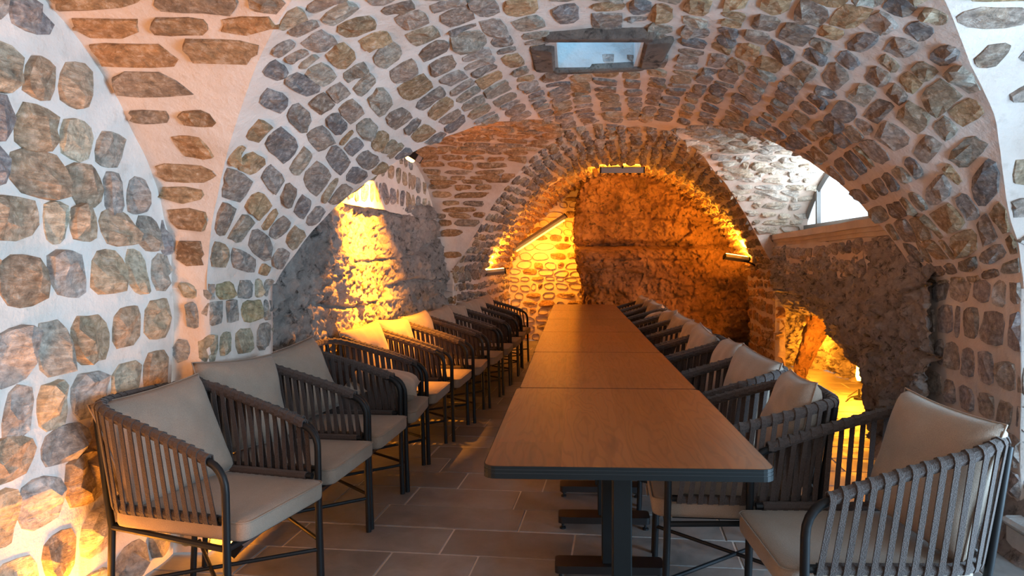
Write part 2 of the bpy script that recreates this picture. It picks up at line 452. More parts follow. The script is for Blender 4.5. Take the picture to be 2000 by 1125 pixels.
# far main barrel to niche and the niche barrel
END = 11.6
A = loft(mainP, g2f, np.full_like(aa, 9.5), aa, 60)
ceil_far = gridmesh('ceiling', relief(A, .012), M['mortar'], None, None, kind='structure', label='darker rubble barrel vault between the window bay and the glowing end niche', category='vault')
lay(ceil_far, mainP, (-1.5, 1.5), (6.0, 9.45), (.10, .15), (.14, .30), 'vault', lambda p, q: (q > G2F(p)+.012) & (q < 9.49) & (np.abs(p) < 1.52), gap=.024, proud=.02, rough=.016, limit=300)
A = loft(mainP, np.full_like(aa, 9.5), np.full_like(aa, END), aa, 40)
ceil_niche = gridmesh('ceiling', relief(A, .012), M['mortar'], None, None, kind='structure', label='orange lit stone vault of the end niche', category='vault')
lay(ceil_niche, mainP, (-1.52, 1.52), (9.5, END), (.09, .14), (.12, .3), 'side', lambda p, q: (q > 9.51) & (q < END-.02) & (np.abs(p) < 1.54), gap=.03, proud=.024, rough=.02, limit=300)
# behind the camera
A = loft(mainP, np.full_like(aa, -2.5), g1n, aa, 40)
gridmesh('ceiling', relief(A), M['mortar'], None, None, kind='structure', label='barrel vault behind the viewpoint', category='vault')
# side vaults
bb = np.linspace(-EPS, EPS, 80)
def side_vault(k, side, label, tones, nv=26, stones=True, **kw):
    B = BAY[k]; xg = groinX(k, bb, side)
    Y0 = B['c'](xg)+B['hs']*np.sin(bb)
    xe = (B['xl'] if side < 0 else B['xr'])(Y0)
    P = lambda b_, x: sideP(k, b_, x)
    A = loft(P, xg, xe+0*bb+(side*.14 if not (k == 2 and side > 0) else .03), bb, nv)
    o = gridmesh('ceiling', relief(A, .012), M['mortar'], None, None, kind='structure', label=label, category='vault')
    XG = gi(np.interp(aa, bb, xg))
    XE = gi(np.interp(aa, bb, xe+0*bb))
    if side < 0:
        ins = lambda p, q: (q < XG(p)-.012) & (q > XE(p)+.02) & (np.abs(p) < 1.54)
    else:
        ins = lambda p, q: (q > XG(p)+.012) & (q < XE(p)-.02) & (np.abs(p) < 1.54)
    if stones:
        lo, hi = min(xg.min(), xe.min()), max(xg.max(), xe.max())
        lay(o, P, (-1.53, 1.53), (lo, hi), kw.pop('rowh', (.10, .15)), kw.pop('qlen', (.22, .45)), tones, ins, **kw)
    return o
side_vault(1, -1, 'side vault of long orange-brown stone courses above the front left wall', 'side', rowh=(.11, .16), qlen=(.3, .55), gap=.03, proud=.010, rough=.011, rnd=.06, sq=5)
side_vault(1, 1, 'bluish daylit side vault in the top right corner', 'vault', rowh=(.12, .18), gap=.05, proud=.009, rough=.010, rnd=.07, sq=4)
side_vault(2, -1, 'side vault of thin reddish stone courses over the rough rock wall on the left', 'side', rowh=(.09, .14), qlen=(.2, .4), gap=.024, proud=.018, rough=.014, sq=4)
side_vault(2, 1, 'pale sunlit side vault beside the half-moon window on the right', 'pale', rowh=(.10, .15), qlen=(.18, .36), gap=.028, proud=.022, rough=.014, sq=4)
# ------------------------------------------------------------------ vertical walls
def XLf(Y): return XC(Y)-HS
def XRf(Y): return XC(Y)+HS
E = lambda k, x, s: BAY[k]['c'](x)+s*BAY[k]['hs']
def wallstrip(name, path, label, z1=ZS, tones=None, res=.06, m='mortar', curve=None, lim=300, **kw):
    # path: list of (x,y); surface P(z, s)
    pts = np.array(path, float); d = np.r_[0, np.cumsum(np.linalg.norm(np.diff(pts, axis=0), axis=1))]
    def P(z, s):
        return np.stack([np.interp(s, d, pts[:, 0]), np.interp(s, d, pts[:, 1]), z+0*s], -1)
    ns = max(3, int(d[-1]/res)); nz = max(3, int(z1/res))
    zz, ss = np.meshgrid(np.linspace(0, z1, nz), np.unique(np.r_[np.linspace(0, d[-1], ns), d]), indexing='ij')
    o = gridmesh(name, relief(P(zz, ss), .012), M[m], None, None, kind='structure', label=label, category='wall')
    if tones:
        lay(o, P, (.02, z1-.02), (.0, d[-1]), kw.pop('rowh', (.12, .18)), kw.pop('qlen', (.14, .26)), tones,
            lambda p, q: (p > .0) & (p < z1+.03) & (q > .015) & (q < d[-1]-.015), limit=lim, **kw)
    return o
def lunette(name, k, xf, label, tones, zlo=0, m='plaster', skip=None, yr=None, **kw):
    B = BAY[k]
    c = float(B['c'](xf(5.0 if k == 2 else 1.5))); lo, hi = c-B['hs']+.001, c+B['hs']-.001
    if yr: lo, hi = yr
    sv = np.linspace(0, 1, 50); n = 90
    Yv = c+(hi-lo)/2*np.sin(np.linspace(-math.pi/2, math.pi/2, n)) if not yr else np.linspace(lo, hi, n)
    top = np.maximum(sz(k, xf(Yv), Yv)+.01, zlo+.002)
    zz = zlo+(top-zlo)[None, :]*sv[:, None]; YY = np.repeat(Yv[None, :], 50, 0)
    o = gridmesh(name, relief(np.stack([xf(YY)+0*YY, YY, zz], -1), .012), M[m], None, None, kind='structure', label=label, category='wall')
    P = lambda z, Y: np.stack([xf(Y)+0*Y, Y, z+0*Y], -1)
    if tones:
        lay(o, P, (zlo+.02, 2.45), (lo+.03, hi-.03), kw.pop('rowh', (.15, .21)), kw.pop('qlen', (.16, .27)), tones,
            lambda p, q: (q > lo+.03) & (q < hi-.03) & (p < sz(k, xf(q), q)-.05) & (p > zlo+.01), skip=skip, **kw)
    return o
lunette('wall_left', 1, BAY[1]['xl'], 'white mortared wall of rounded rubble stones behind the nearest left chair', 'wall',
        gap=.012, proud=.016, rough=.018, rnd=.06, sq=3.4, wander=.03, rowh=(.16, .22), qlen=(.15, .26))
# left piers
yl1, yl2 = float(E(1, -1.62, 1)), float(E(2, -1.6, -1))
wallstrip('wall_left', [(-1.82, yl1), (XLf(yl1), yl1), (XLf(yl2), yl2), (XLf(yl2)-.2, yl2)],
          'stone pier on the left between the front wall and the bare rock', tones='pier', gap=.026, proud=.010, rough=.012, rnd=.07, sq=4.5, rowh=(.13, .19), qlen=(.13, .2))
yl3 = float(E(2, -1.35, 1))
wallstrip('wall_left', [(XLf(yl3)-.2, yl3), (XLf(yl3), yl3), (XLf(9.5), 9.5), (XLf(END), END)],
          'dark stone pier and niche wall at the far left', tones='vault', gap=.03, proud=.02, rough=.016)
wallstrip('wall_left', [(XLf(-2.5), -2.5), (XLf(-.9), float(E(1, -1.8, -1))), (-1.82, float(E(1, -1.8, -1)))], 'left wall behind the viewpoint', res=.2)
# right piers
yr1, yr2 = float(E(1, 2.2, 1)), float(E(2, 2.2, -1))
wallstrip('wall_right', [(XRf(yr1)+.36, yr1), (XRf(yr1), yr1), (XRf(yr2), yr2), (XRf(yr2)+.5, yr2)],
          'broad grey stone pier on the right between the front corner and the cave', tones='right', gap=.03, proud=.010, rough=.012, rnd=.08, sq=3.8, rowh=(.14, .21), qlen=(.13, .26))
yr3 = float(E(2, 2.4, 1))
wallstrip('wall_right', [(XRf(yr3)+.12, yr3), (XRf(yr3), yr3), (XRf(9.5), 9.5), (XRf(END), END)],
          'narrow stone pier at the right of the glowing niche', tones='side', gap=.03, proud=.018, rough=.014)
yq = float(E(1, 2.2, -1))
wallstrip('wall_right', [(XRf(-2.5), -2.5), (XRf(yq), yq), (XRf(yq)+.37, yq)], 'right wall behind the viewpoint', res=.2)
# right lunette of bay 1: a broad doorway lets in the daylight
xf1 = BAY[1]['xr']
P1 = MB()
zz = np.linspace(0, 2.5, 40)
def plainlun(name, y0, y1, z0, label):
    Yv = np.linspace(y0, y1, 30); top = np.maximum(sz(1, xf1(Yv), Yv), z0+.001)
    sv = np.linspace(0, 1, 20)[:, None]; Z = z0+(top-z0)[None, :]*sv; YY = np.repeat(Yv[None, :], 20, 0)
    gridmesh(name, np.stack([xf1(YY), YY, Z], -1), M['plaster'], None, None, kind='structure', label=label, category='wall')
c1 = float(BAY[1]['c'](2.3))
plainlun('wall_right', c1-1.979, -.1, 0, 'plastered wall on the near side of the daylight doorway')
plainlun('wall_right', 1.95, c1+1.979, 0, 'plastered wall between the daylight doorway and the right pier')
plainlun('wall_right', -.1, 1.95, 2.2, 'plastered wall over the daylight doorway')
# end walls
Zb, Xb = np.meshgrid(np.linspace(0, 1, 50), np.linspace(-1, 1, 60), indexing='ij')
def endwall(name, Y, label, m='mortar'):
    x = XC(Y)+HS*Xb*.9999; z = Zb*mz(x, Y+0*x)
    return gridmesh(name, relief(np.stack([x, Y+0*x, z], -1), .014), M[m], None, None, kind='structure', label=label, category='wall')
endwall('wall_front', -2.5, 'plain wall behind the viewpoint')
wb = endwall('wall_back', END, 'orange lit rubble stone end wall of the niche')
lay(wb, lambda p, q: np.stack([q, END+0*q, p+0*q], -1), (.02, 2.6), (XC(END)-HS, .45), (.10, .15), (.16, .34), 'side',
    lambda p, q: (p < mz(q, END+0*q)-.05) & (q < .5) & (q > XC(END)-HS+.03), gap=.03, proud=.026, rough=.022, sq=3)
# ------------------------------------------------------------------ bedrock
def rockgrid(name, fn, nu, nv, m, label, amp=.07, kill=None, amp2=1.0, dirv=(1, 0, 0), seed=21):
    U, V_ = np.meshgrid(np.linspace(0, 1, nu), np.linspace(0, 1, nv), indexing='ij')
    P = fn(U, V_); dv = np.array(dirv, float)
    d = fbm(P*np.array([1.6, 1.6, 1.6]), seed, 6, .55)*amp + (np.abs(fbm(P*6, seed+40, 5, .6))*.55+np.abs(fbm(P*np.array([15, 15, 11]), seed+45, 4, .65))*.62)*amp*amp2
    crack = np.abs(fbm(P*np.array([.35, .35, 2.6]), seed+70, 3, .5)); d = d-np.exp(-(crack/.035)**2)*amp*.8
    P = P+dv*d[..., None]+vec_noise(P, 9, seed+3)*amp*.12
    k = kill(U, V_) if kill else None
    return gridmesh(name, P, M[m], None, k, kind='structure', label=label, category='rock')
ya, yb = yl2-.2, float(E(2, -1.5, 1))+.25
def fl(U, V_):
    Y = ya+(yb-ya)*V_; z = U*1.93
    x = XC(Y)-HS-.16+.05*(1-z/1.9)+.05*np.sin(V_*9)
    # ledge at the top, rounded back
    x = x-np.clip((z-1.84)/.09, 0, 1)**2*.12
    zz = np.minimum(z, np.maximum(sz(2, x, Y), ZS)-.0)
    return np.stack([x, Y, z], -1)
rockgrid('wall_left', fl, 190, 360, 'rock', 'rough grey bedrock wall on the left washed by a yellow lamp', amp=.055)
lunette('wall_left', 2, BAY[2]['xl'], 'pale plastered half-moon above the left bedrock', 'wall', zlo=1.75, gap=.05, proud=.01, rough=.01, rowh=(.17, .22), qlen=(.14, .22), yr=(3.72, 7.72))
# right rock with the cave opening
yc0, yc1 = yr2-.35, yr3+.05
def cave_top(Y):   # height of the opening as a function of Y
    t = np.clip((Y-5.42)/1.35, 0, 1)
    return np.where((Y > 5.42), .76*t**.45 + .02*np.sin(Y*9), 0)
def fr(U, V_):
    Y = yc0+(yc1-yc0)*V_; zb = cave_top(Y); z = zb+(1.5-zb)*U
    x = XC(Y)+HS+.06-.06*np.sin(np.clip(U, 0, 1)*3.1)+np.exp(-(U/.07)**2)*.07*(zb > .02)
    return np.stack([x, Y, z], -1)
rockgrid('wall_right', fr, 130, 300, 'rock', 'dark bedrock on the right pierced by the low cave opening', amp=.07, dirv=(-1, 0, 0), seed=33)
# cave interior: back, ceiling and side in one hollow
def fc(U, V_):
    an = V_*math.pi*1.0; Yc = 7.1; r = 1.95
    Y = Yc-r*np.cos(an); x = 2.32+.95*np.sin(an)**.6; 
    z = U*1.0; k = np.cos(np.clip((U-.55)/.45, 0, 1)*math.pi/2)
    xx = 2.2+(x-2.2)*(.12+.88*k)
    xx = np.where(Y > 8.0, np.maximum(xx, XRf(Y)+.16), xx)
    return np.stack([xx, Y, z], -1)
rockgrid('wall_right', fc, 90, 220, 'rock', 'glowing orange rock hollow of the cave behind the right-hand chairs', amp=.12, dirv=(-.8, -.3, 0), seed=51)
# rock buttress inside cave
def fbut(U, V_):
    an = V_*2*math.pi; z = U*.95
    r = .07+.09*U
    return np.stack([2.60+.10*U+r*np.cos(an), 8.05-.6*U+.1*z+r*.9*np.sin(an), z], -1)
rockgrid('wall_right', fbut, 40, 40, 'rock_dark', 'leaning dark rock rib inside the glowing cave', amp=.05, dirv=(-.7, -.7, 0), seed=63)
# niche rock
def fn(U, V_):
    # V_: 0..1 from the left flank (going back) to the right
    z = U*2.62
    lx = .12+.10*np.sin(z*2.3)+.10*(z > 1.5)*(z-1.5)
    s = V_*3.6
    flank = np.clip(s/1.3, 0, 1)
    x = np.where(s < 1.0, lx+.0*s, lx+(s-1.0)*1.03)
    Yf = 10.35+.25*sst(1.45, 1.62, z)-.22*sst(1.5, 1.1, z)*0
    Yf = Yf-.20*np.exp(-((z-1.33)/.14)**4)*(1-sst(1.0, 1.25, x))+.28*np.exp(-((z-1.56)/.05)**2)*(1-sst(1.7, 2.0, x))
    Yf = Yf-.18*sst(1.2, .6, z)*0-.20*(1-sst(.3, 1.0, z))
    Yf = Yf+.3*sst(1.9, 2.6, x)*(z > 1.2)*(z-1.2)
    Y = np.where(s < 1.0, END+.05-(END+.05-Yf)*np.clip(s, 0, 1)**.9, Yf)
    rnd = np.exp(-((s-1.0)/.10)**2)*.07
    return np.stack([x+rnd, Y+rnd, z], -1)
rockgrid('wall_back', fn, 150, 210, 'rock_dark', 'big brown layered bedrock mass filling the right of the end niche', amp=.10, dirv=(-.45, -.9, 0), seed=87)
# lower skirt on the right wall
def fsk(U, V_):
    Y = 3.0+1.9*V_; z = .30*(1-U)
    x = XRf(Y)+.02-.14*U**1.4
    return np.stack([x, Y, z], -1)
rockgrid('baseboard_right', fsk, 16, 60, 'rock', 'rough battered mortar skirt at the foot of the right pier', amp=.02, dirv=(-1, 0, .3), seed=91)
# ------------------------------------------------------------------ floor with slabs
floor = MB().box((.8, 4.6, -.0285), (9, 16, .05)).build('floor', M['grout'], None, kind='structure', label='floor of grey-beige stone slabs in staggered rows', category='floor')
FA = math.radians(-4)
tm = {}
def tile_mesh(L, Wd):
    if (L, Wd) not in tm:
        tm[(L, Wd)] = MB().box((0, 0, -.011), (L-.007, Wd-.007, .022), bev=.003).mesh('floor_tile', M['tile'])
    return tm[(L, Wd)]
cf, sf = math.cos(FA), math.sin(FA)
rest = MB(); cand = []
v = -2.6; row = 0
while v < 12.2:
    u = -3.0-random.uniform(0, .5)
    while u < 3.9:
        L = random.choice((.4, .5, .6, .6, .75)); uc = u+L/2; vc = v+.15
        X, Y = uc*cf-vc*sf, uc*sf+vc*cf
        if XLf(Y)-.5 < X < max(XRf(Y)+.5, 3.4): 
            c = (X, Y, 0); s = F*.3/max(px(c)[2], .3) if vis(c, 260) else 0
            cand.append((s, L, X, Y))
        u += L
    v += .30; row += 1
cand.sort(key=lambda c: -c[0])
for k, (s, L, X, Y) in enumerate(cand):
    if k < 290 and s > 8:
        o = bpy.data.objects.new('floor_tile', tile_mesh(L, .30)); o.location = (X, Y, random.uniform(-.0015, .0015)); o.rotation_euler = (0, 0, FA); link(o, floor)
    else:
        rest.box((X, Y, -.011), (L-.007, .293, .022), Matrix.Rotation(FA, 3, 'Z'))
rest.build('far_floor_tiles', M['tile'], floor, kind='stuff')
# ------------------------------------------------------------------ skylight shaft
sk = thing('trim_1', 'small rectangular skylight shaft in the vault crown, daylit blue inside', 'skylight', (0, 0, 0), kind='structure')
x0, x1, y0, y1 = SH
zc = 2.465; zt = 3.1
MB().box((x0-.03, (y0+y1)/2, (zc+zt)/2), (.06, y1-y0+.12, zt-zc)).build('shaft_side', M['stucco'], sk)
MB().box((x1+.03, (y0+y1)/2, (zc+zt)/2), (.06, y1-y0+.12, zt-zc)).build('shaft_side', M['stucco'], sk)
MB().box(((x0+x1)/2, y1+.03, (zc+zt)/2), (x1-x0+.12, .06, zt-zc)).build('shaft_side', M['stucco'], sk)
MB().box(((x0+x1)/2, y0-.03, (zc+.04+zt)/2), (x1-x0+.12, .06, zt-zc-.04)).build('shaft_side', M['stucco'], sk)
MB().box(((x0+x1)/2, (y0+y1)/2, zt+.02), (x1-x0+.14, y1-y0+.14, .05)).build('sky_lid', M['stucco'], sk)  # unseen lid added to keep the white sky out of the shaft
for cx_, cy_, dx_, dy_ in ((-1.6, 5, 3.0, 14), (2.2, 5, 3.4, 14), (.14, .8, .8, 5.5), (.14, 8.1, .8, 7.8)):
    MB().box((cx_, cy_, 2.80), (dx_, dy_, .06)).build('leak_slab', M['grout'], sk)  # unseen slabs added above the vaults to block sky leaking through gaps
def slab(name, c, d, parent, seed, m='lintel'):
    mb = MB(); mb.box(c, d, bev=.015); me = mb.mesh(name, M[m])
    P = np.array([v.co[:] for v in me.vertices]); P = P+vec_noise(P, 11, seed)*.014
    me.vertices.foreach_set('co', P.ravel()); me.update(); return link(bpy.data.objects.new(name, me), parent)
slab('lintel', ((x0+x1)/2, y0-.07, 2.485), (x1-x0+.14, .12, .07), sk, 3)
slab('lintel', ((x0+x1)/2+.02, y1+.04, 2.475), (x1-x0+.10, .07, .06), sk, 5)
slab('lintel', (x0-.08, (y0+y1)/2+.03, 2.475), (.14, y1-y0-.06, .06), sk, 8)
slab('lintel', (x1+.09, (y0+y1)/2, 2.475), (.14, y1-y0, .06), sk, 9)
# ------------------------------------------------------------------ window ledge and window on the right
def XLed(Y): return XRf(Y)-.07
sill = thing('trim_2', 'moulded stone sill under the half-moon window on the right', 'sill', (0, 0, 0), kind='structure')
def ledgepiece(name, z0, z1, proj, back=.75):
    V = []; ys = np.linspace(yr2-.02, yr3+.05, 14)
    for Y in ys:
        xf_ = XRf(Y)+.02-proj
        V += [(xf_, Y, z0), (xf_, Y, z1), (2.80 if back else xf_+.2, Y, z1+(.06 if back else 0)), (2.80 if back else xf_+.2, Y, z0)]
    n = len(ys); Fs = [(0, 1, 2, 3), tuple(reversed([(n-1)*4+i for i in range(4)]))]
    for i in range(n-1):
        for k in range(4): Fs.append((i*4+k, (i+1)*4+k, (i+1)*4+(k+1) % 4, i*4+(k+1) % 4))
    V = np.array(V); V = V+vec_noise(V, 5, 4)*.006
    return obj(name, V, Fs, M['cut'], sill, False)
ledgepiece('sill_top', 1.575, 1.635, .09)
ledgepiece('sill_moulding', 1.54, 1.578, .065, 0)
ledgepiece('sill_moulding', 1.505, 1.542, .045, 0)
ledgepiece('sill_moulding', 1.47, 1.507, .03, 0)
# masonry band below the sill
Zs, Ys = np.meshgrid(np.linspace(1.17, 1.50, 10), np.linspace(yr2-.05, yr3+.05, 60), indexing='ij')
gridmesh('plaster_band', relief(np.stack([XRf(Ys)-.03-.0*Zs+.10*(Zs < 1.19), Ys, Zs+.025*np.sin(Ys*7)*(Zs < 1.3)], -1), .012), M['mortar'], sill)
lay(sill, lambda p, q: np.stack([XRf(q)-.03, q, p+0*q], -1), (1.20, 1.40), (yr2+.05, yr3-.05), (.12, .16), (.14, .26), 'right', None, gap=.03, proud=.02, rough=.016)
win = thing('window_1', 'grey framed half-moon window with bright sky behind, high on the right', 'window', (0, 0, 0), kind='structure')
XW = 2.74; cw = float(BAY[2]['c'](XW)); 
wy = np.linspace(cw-1.75, cw+1.80, 40); wz = sz(2, XW, wy)-.03
arch = [(XW, y, z) for y, z in zip(wy, wz) if z > 1.74]
mb = MB(); mb.tube(arch, .03, 4); mb.build('arch_frame', M['wframe'], win)
ya_, yb_ = arch[0][1], arch[-1][1]
MB().box((XW, (ya_+yb_)/2, 1.715), (.06, yb_-ya_+.1, .05)).build('bottom_frame', M['wframe'], win)
MB().box((XW, yb_-.36, 1.95), (.05, .045, .50), Matrix.Rotation(math.radians(0), 3, 'X')).build('mullion', M['wframe'], win)
gv = [(XW, y, z) for (_, y, z) in arch]+[(XW, yb_, 1.72), (XW, ya_, 1.72)]
obj('glass_pane', gv, [tuple(range(len(gv)))], M['glass'], win, False)
gv2 = [(XW+.006, y, z) for (_, y, z) in arch]+[(XW+.006, yb_, 1.72), (XW+.006, ya_, 1.72)]
# ------------------------------------------------------------------ lamps
def lamp(name, label, loc, rot, L, emit, wat, body=(.09, .05), mat_='glow', size_y=.04, sides=None, bracket=None):
    t = thing(name, label, 'lamp', loc); t.rotation_euler = rot
    MB().box((0, 0, 0), (L, body[0], body[1]), bev=.006).build('housing', M['lampbody'], t)
    ty = -body[0]/2-.004 if mat_ == 'glow2' else 0
    MB().tube([(-L*.45, ty, -body[1]/2-.008), (L*.45, ty, -body[1]/2-.008)], .012 if mat_ == 'glow2' else .02, 8).build('tube_light', M[mat_], t)
    MB().box((-L/2-.006, 0, 0), (.014, body[0]*1.02, body[1]*1.05)).build('end_cap', M['frame'], t)
    MB().box((L/2+.006, 0, 0), (.014, body[0]*1.02, body[1]*1.05)).build('end_cap', M['frame'], t)
    if bracket: MB().tube(bracket, .012, 6).build('bracket', M['frame'], t)
    if emit:
        l = bpy.data.lights.new('lamp_glow', 'AREA'); l.shape = 'RECTANGLE'; l.size = L*.9; l.size_y = size_y; l.energy = emit; l.color = WARM
        if wat: l.spread = wat
        lo = bpy.data.objects.new('lamp_glow', l); lo.location = (0, 0, -body[1]/2-.04); link(lo, t)
    return t
def rot_to(direction, along):
    z = -Vector(direction).normalized(); x = Vector(along); x = (x-z*x.dot(z)).normalized(); y = z.cross(x)
    return Matrix((x, y, z)).transposed().to_euler()
lamp('wall_lamp', 'short lit lamp at the left foot of the niche arch', (-1.06, 9.5, 1.17), rot_to((-.1, .42, .9), (1, 0, .05)), .30, 60, None, bracket=[(-.1, 0, .02), (-.2, .03, .08), (-.28, .03, .1)])
lamp('wall_lamp', 'short tilted lit lamp at the right shoulder of the niche arch', (2.20, 9.45, 1.36), rot_to((.1, .42, .9), (1, 0, -.32)), .32, 60, None, bracket=[(.1, 0, .02), (.2, .03, .06), (.3, .0, .1)])
lamp('ceiling_lamp', 'grey box lamp hung across the crown of the niche arch, its light thrown backwards', (.66, 9.2, 2.52), rot_to((0, 1, .35), (1, 0, 0)), .56, 24, None, body=(.08, .06), bracket=[(0, .03, .02), (0, .06, .06)])
lamp('bar_lamp', 'long glowing bar lamp running diagonally up the left of the niche', (-.52, 10.95, 1.76), rot_to((.45, .45, -.75), (.75, 0, .65)), 1.0, 45, None, body=(.10, .05), mat_='glow2')
lamp('spot_lamp', 'small downlight tucked under the left side vault above the bedrock', (-1.22, 5.3, 2.14), rot_to((-.62, .0, -1), (0, 1, 0)), .16, 150, math.radians(98), body=(.12, .05), bracket=[(0, 0, .02), (-.0, .0, .14)])
# cave lamp: upright tube
t = thing('cave_lamp', 'upright glowing tube lamp on the floor inside the cave', 'lamp', (2.75, 6.82, 0))
MB().tube([(0, 0, .0), (0, 0, .02)], .05, 12).build('base', M['frame'], t)
MB().tube([(0, 0, .02), (.0, 0, .10)], .012, 8).build('stem', M['frame'], t)
MB().tube([(0, 0, .18), (0, 0, .22), (.015, 0, .38), (.02, 0, .42)], [.02, .032, .03, .012], 12).build('tube_light', M['glow'], t)
pl = bpy.data.lights.new('lamp_glow', 'POINT'); pl.energy = 110; pl.color = WARM; pl.shadow_soft_size = .05
lo = bpy.data.objects.new('lamp_glow', pl); lo.location = (-.1, -.03, .32); link(lo, t)
mb = MB(); mb.tube([(2.72, 6.8, .09), (2.62, 6.75, .04), (2.58, 6.7, .005), (2.7, 6.9, .005), (2.95, 7.1, .005)], .006, 6)
mb.build('power_cable', M['black'], None, label='thin black cable looping on the cave floor from the glowing lamp', category='cable')
pl = bpy.data.lights.new('cave_fill', 'AREA'); pl.energy = 90; pl.size = .4; pl.color = WARM  # added fill without a fixture, brightens the cave along its length
lo = bpy.data.objects.new('cave_fill', pl); lo.location = (2.9, 5.9, .5); lo.rotation_euler = Vector((-.1, 1, -.1)).to_track_quat('-Z', 'Y').to_euler(); link(lo)
# floor uplights hidden behind the left chairs
for k, (x, y, e, d, L) in enumerate(((-1.68, 2.25, 12, (-.55, -.1, .85), .5), (-1.50, 3.25, 9, (-.8, .0, .6), .4), (-1.5, 4.7, 8, (-.55, 0, .85), .5), (-1.34, 6.6, 6, (-.55, 0, .85), .5))):
    lamp('floor_lamp', ['low floor uplight behind the nearest left chair', 'low floor uplight at the foot of the left pier', 'low floor uplight at the foot of the left bedrock', 'low floor uplight at the far end of the left bedrock'][k],
         (x, y, .05), rot_to(d, (0, 1, 0)), L, e, None, body=(.06, .05))
pl = bpy.data.lights.new('cave_fill', 'POINT'); pl.energy = 30; pl.color = WARM; pl.shadow_soft_size = .08  # second added cave fill, lights the hollow behind the rib
lo = bpy.data.objects.new('cave_fill', pl); lo.location = (2.85, 8.45, .35); link(lo)
area('side_lamp_left', (-1.5, 1.0, .75), (-.12, .75, .85), .3, .5, 26, (1.0, .36, .06))
# ------------------------------------------------------------------ tables
def rrect(x0, x1, y0, y1, r, n=5):
    P = []
    for cx, cy, a0 in ((x1-r, y1-r, 0), (x0+r, y1-r, 90), (x0+r, y0+r, 180), (x1-r, y0+r, 270)):
        for k in range(n+1):
            a = math.radians(a0+90*k/n); P.append((cx+r*math.cos(a), cy+r*math.sin(a)))
    return P
def prism(P, z0, z1):
    n = len(P); V = [(x, y, z0) for x, y in P]+[(x, y, z1) for x, y in P]
    return V, [tuple(range(n-1, -1, -1)), tuple(range(n, 2*n))]+[(k, (k+1) % n, n+(k+1) % n, n+k) for k in range(n)]
TZ = .76
def table(x0, x1, y0, y1, cols, label, r):
    cx, cy = (x0+x1)/2, (y0+y1)/2
    t = thing('dining_table', label, 'table', (cx, cy, 0), 0, 'dark-edged wooden tables pushed end to end')
    hx, hy = (x1-x0)/2, (y1-y0)/2
    V, Fs = prism(rrect(-hx+.003, hx-.003, -hy+.003, hy-.003, r), TZ-.012, TZ); obj('tabletop', V, Fs, M['wood'], t, False)
    mb = MB()
    for k, (a, b_, ins) in enumerate(((.0, .008, 0), (.010, .018, 0), (.020, .0345, 0))):
        mb.add(*prism(rrect(-hx+ins, hx-ins, -hy+ins, hy-ins, r), TZ-.0355-.0+(.0345-b_), TZ-.0355+(.0345-a)))
    mb.build('edge_band', M['band'], t)
    V, Fs = prism(rrect(-hx+.0012, hx-.0012, -hy+.0012, hy-.0012, r), TZ-.034, TZ-.0025); obj('edge_groove', V, Fs, M['band2'], t, False)
    for yc in cols:
        y = yc-cy
        MB().box((0, y, .395), (.06, .06, .665), bev=.004).build('column', M['band'], t)
        MB().box((0, y, .72), (.34, .10, .008)).build('top_plate', M['black'], t)
        bp = thing_part('base_plate', t, *prism(rrect(-.2275, .2275, y-.055, y+.055, .02), .03, .062), M['black'])
        for sx in (-1, 1):
            for sy in (-1, 1):
                m_ = MB(); m_.tube([(sx*.205, y+sy*.036, 0), (sx*.205, y+sy*.036, .008), (sx*.205, y+sy*.036, .012), (sx*.205, y+sy*.036, .03)], [.016, .016, .007, .006], 10)
                m_.build('foot_glide', M['frame'], bp)
    return t
def thing_part(name, parent, V, Fs, m, **kw): return obj(name, V, Fs, m, parent, False, **kw)
labs = ['nearest wooden dining table with rounded dark edge, facing the viewer', 'second dining table from the front, just behind the stepped joint', 'third dining table from the front',
        'fourth dining table from the front, glowing orange on its left', 'fifth dining table from the front', 'farthest dining table, against the orange niche']
ys = [1.943, 3.145, 4.375, 5.607, 6.815, 8.01, 9.09]
for k in range(6):
    y0_, y1_ = ys[k], ys[k+1]-.008
    if k == 0: table(-.25, .562, y0_, y1_, (2.2, 2.96), labs[0], .035)
    else: table(-.240+.004*(k % 2), .552+.003*(k % 2), y0_, y1_, (y0_+.37, y0_+.84), labs[k], .012)
# ------------------------------------------------------------------ chairs
def rail_pts():
    # top rail U path: front right arm -> back -> front left arm, with heights
    top = []; bot = []
    def U(xf_, xb, hw, r, n):
        P = [(xf_, -hw)]; k0 = 10
        for i in range(1, k0+1): P.append((xf_+(xb+r-xf_)*i/k0, -hw))
        for i in range(1, n+1):
            a = math.pi/2*i/n; P.append((xb+r-r*math.sin(a), -hw+r-r*math.cos(a)))
        for i in range(1, 6): P.append((xb, (-hw+r)+(2*hw-2*r)*i/6))
        Q = [(x, -y) for x, y in reversed(P)]
        return P+Q
    top = [Vector((x, y, .665+.145*max(0, min(1, (.17-x)/.48))**.9)) for x, y in U(.17, -.385, .268, .17, 7)]
    bot = [Vector((x, y, .462)) for x, y in U(.225, -.31, .250, .14, 7)]
    return top, bot
TOP, BOT = rail_pts()
def resample(P, n):
    d = [0]
    for a, b_ in zip(P, P[1:]): d.append(d[-1]+(b_-a).length)
    out = []
    for k in range(n):
        s = d[-1]*k/(n-1); j = 0
        while j < len(d)-2 and d[j+1] < s: j += 1
        f = (s-d[j])/max(d[j+1]-d[j], 1e-9); out.append(P[j].lerp(P[j+1], f))
    return out
NS = 46
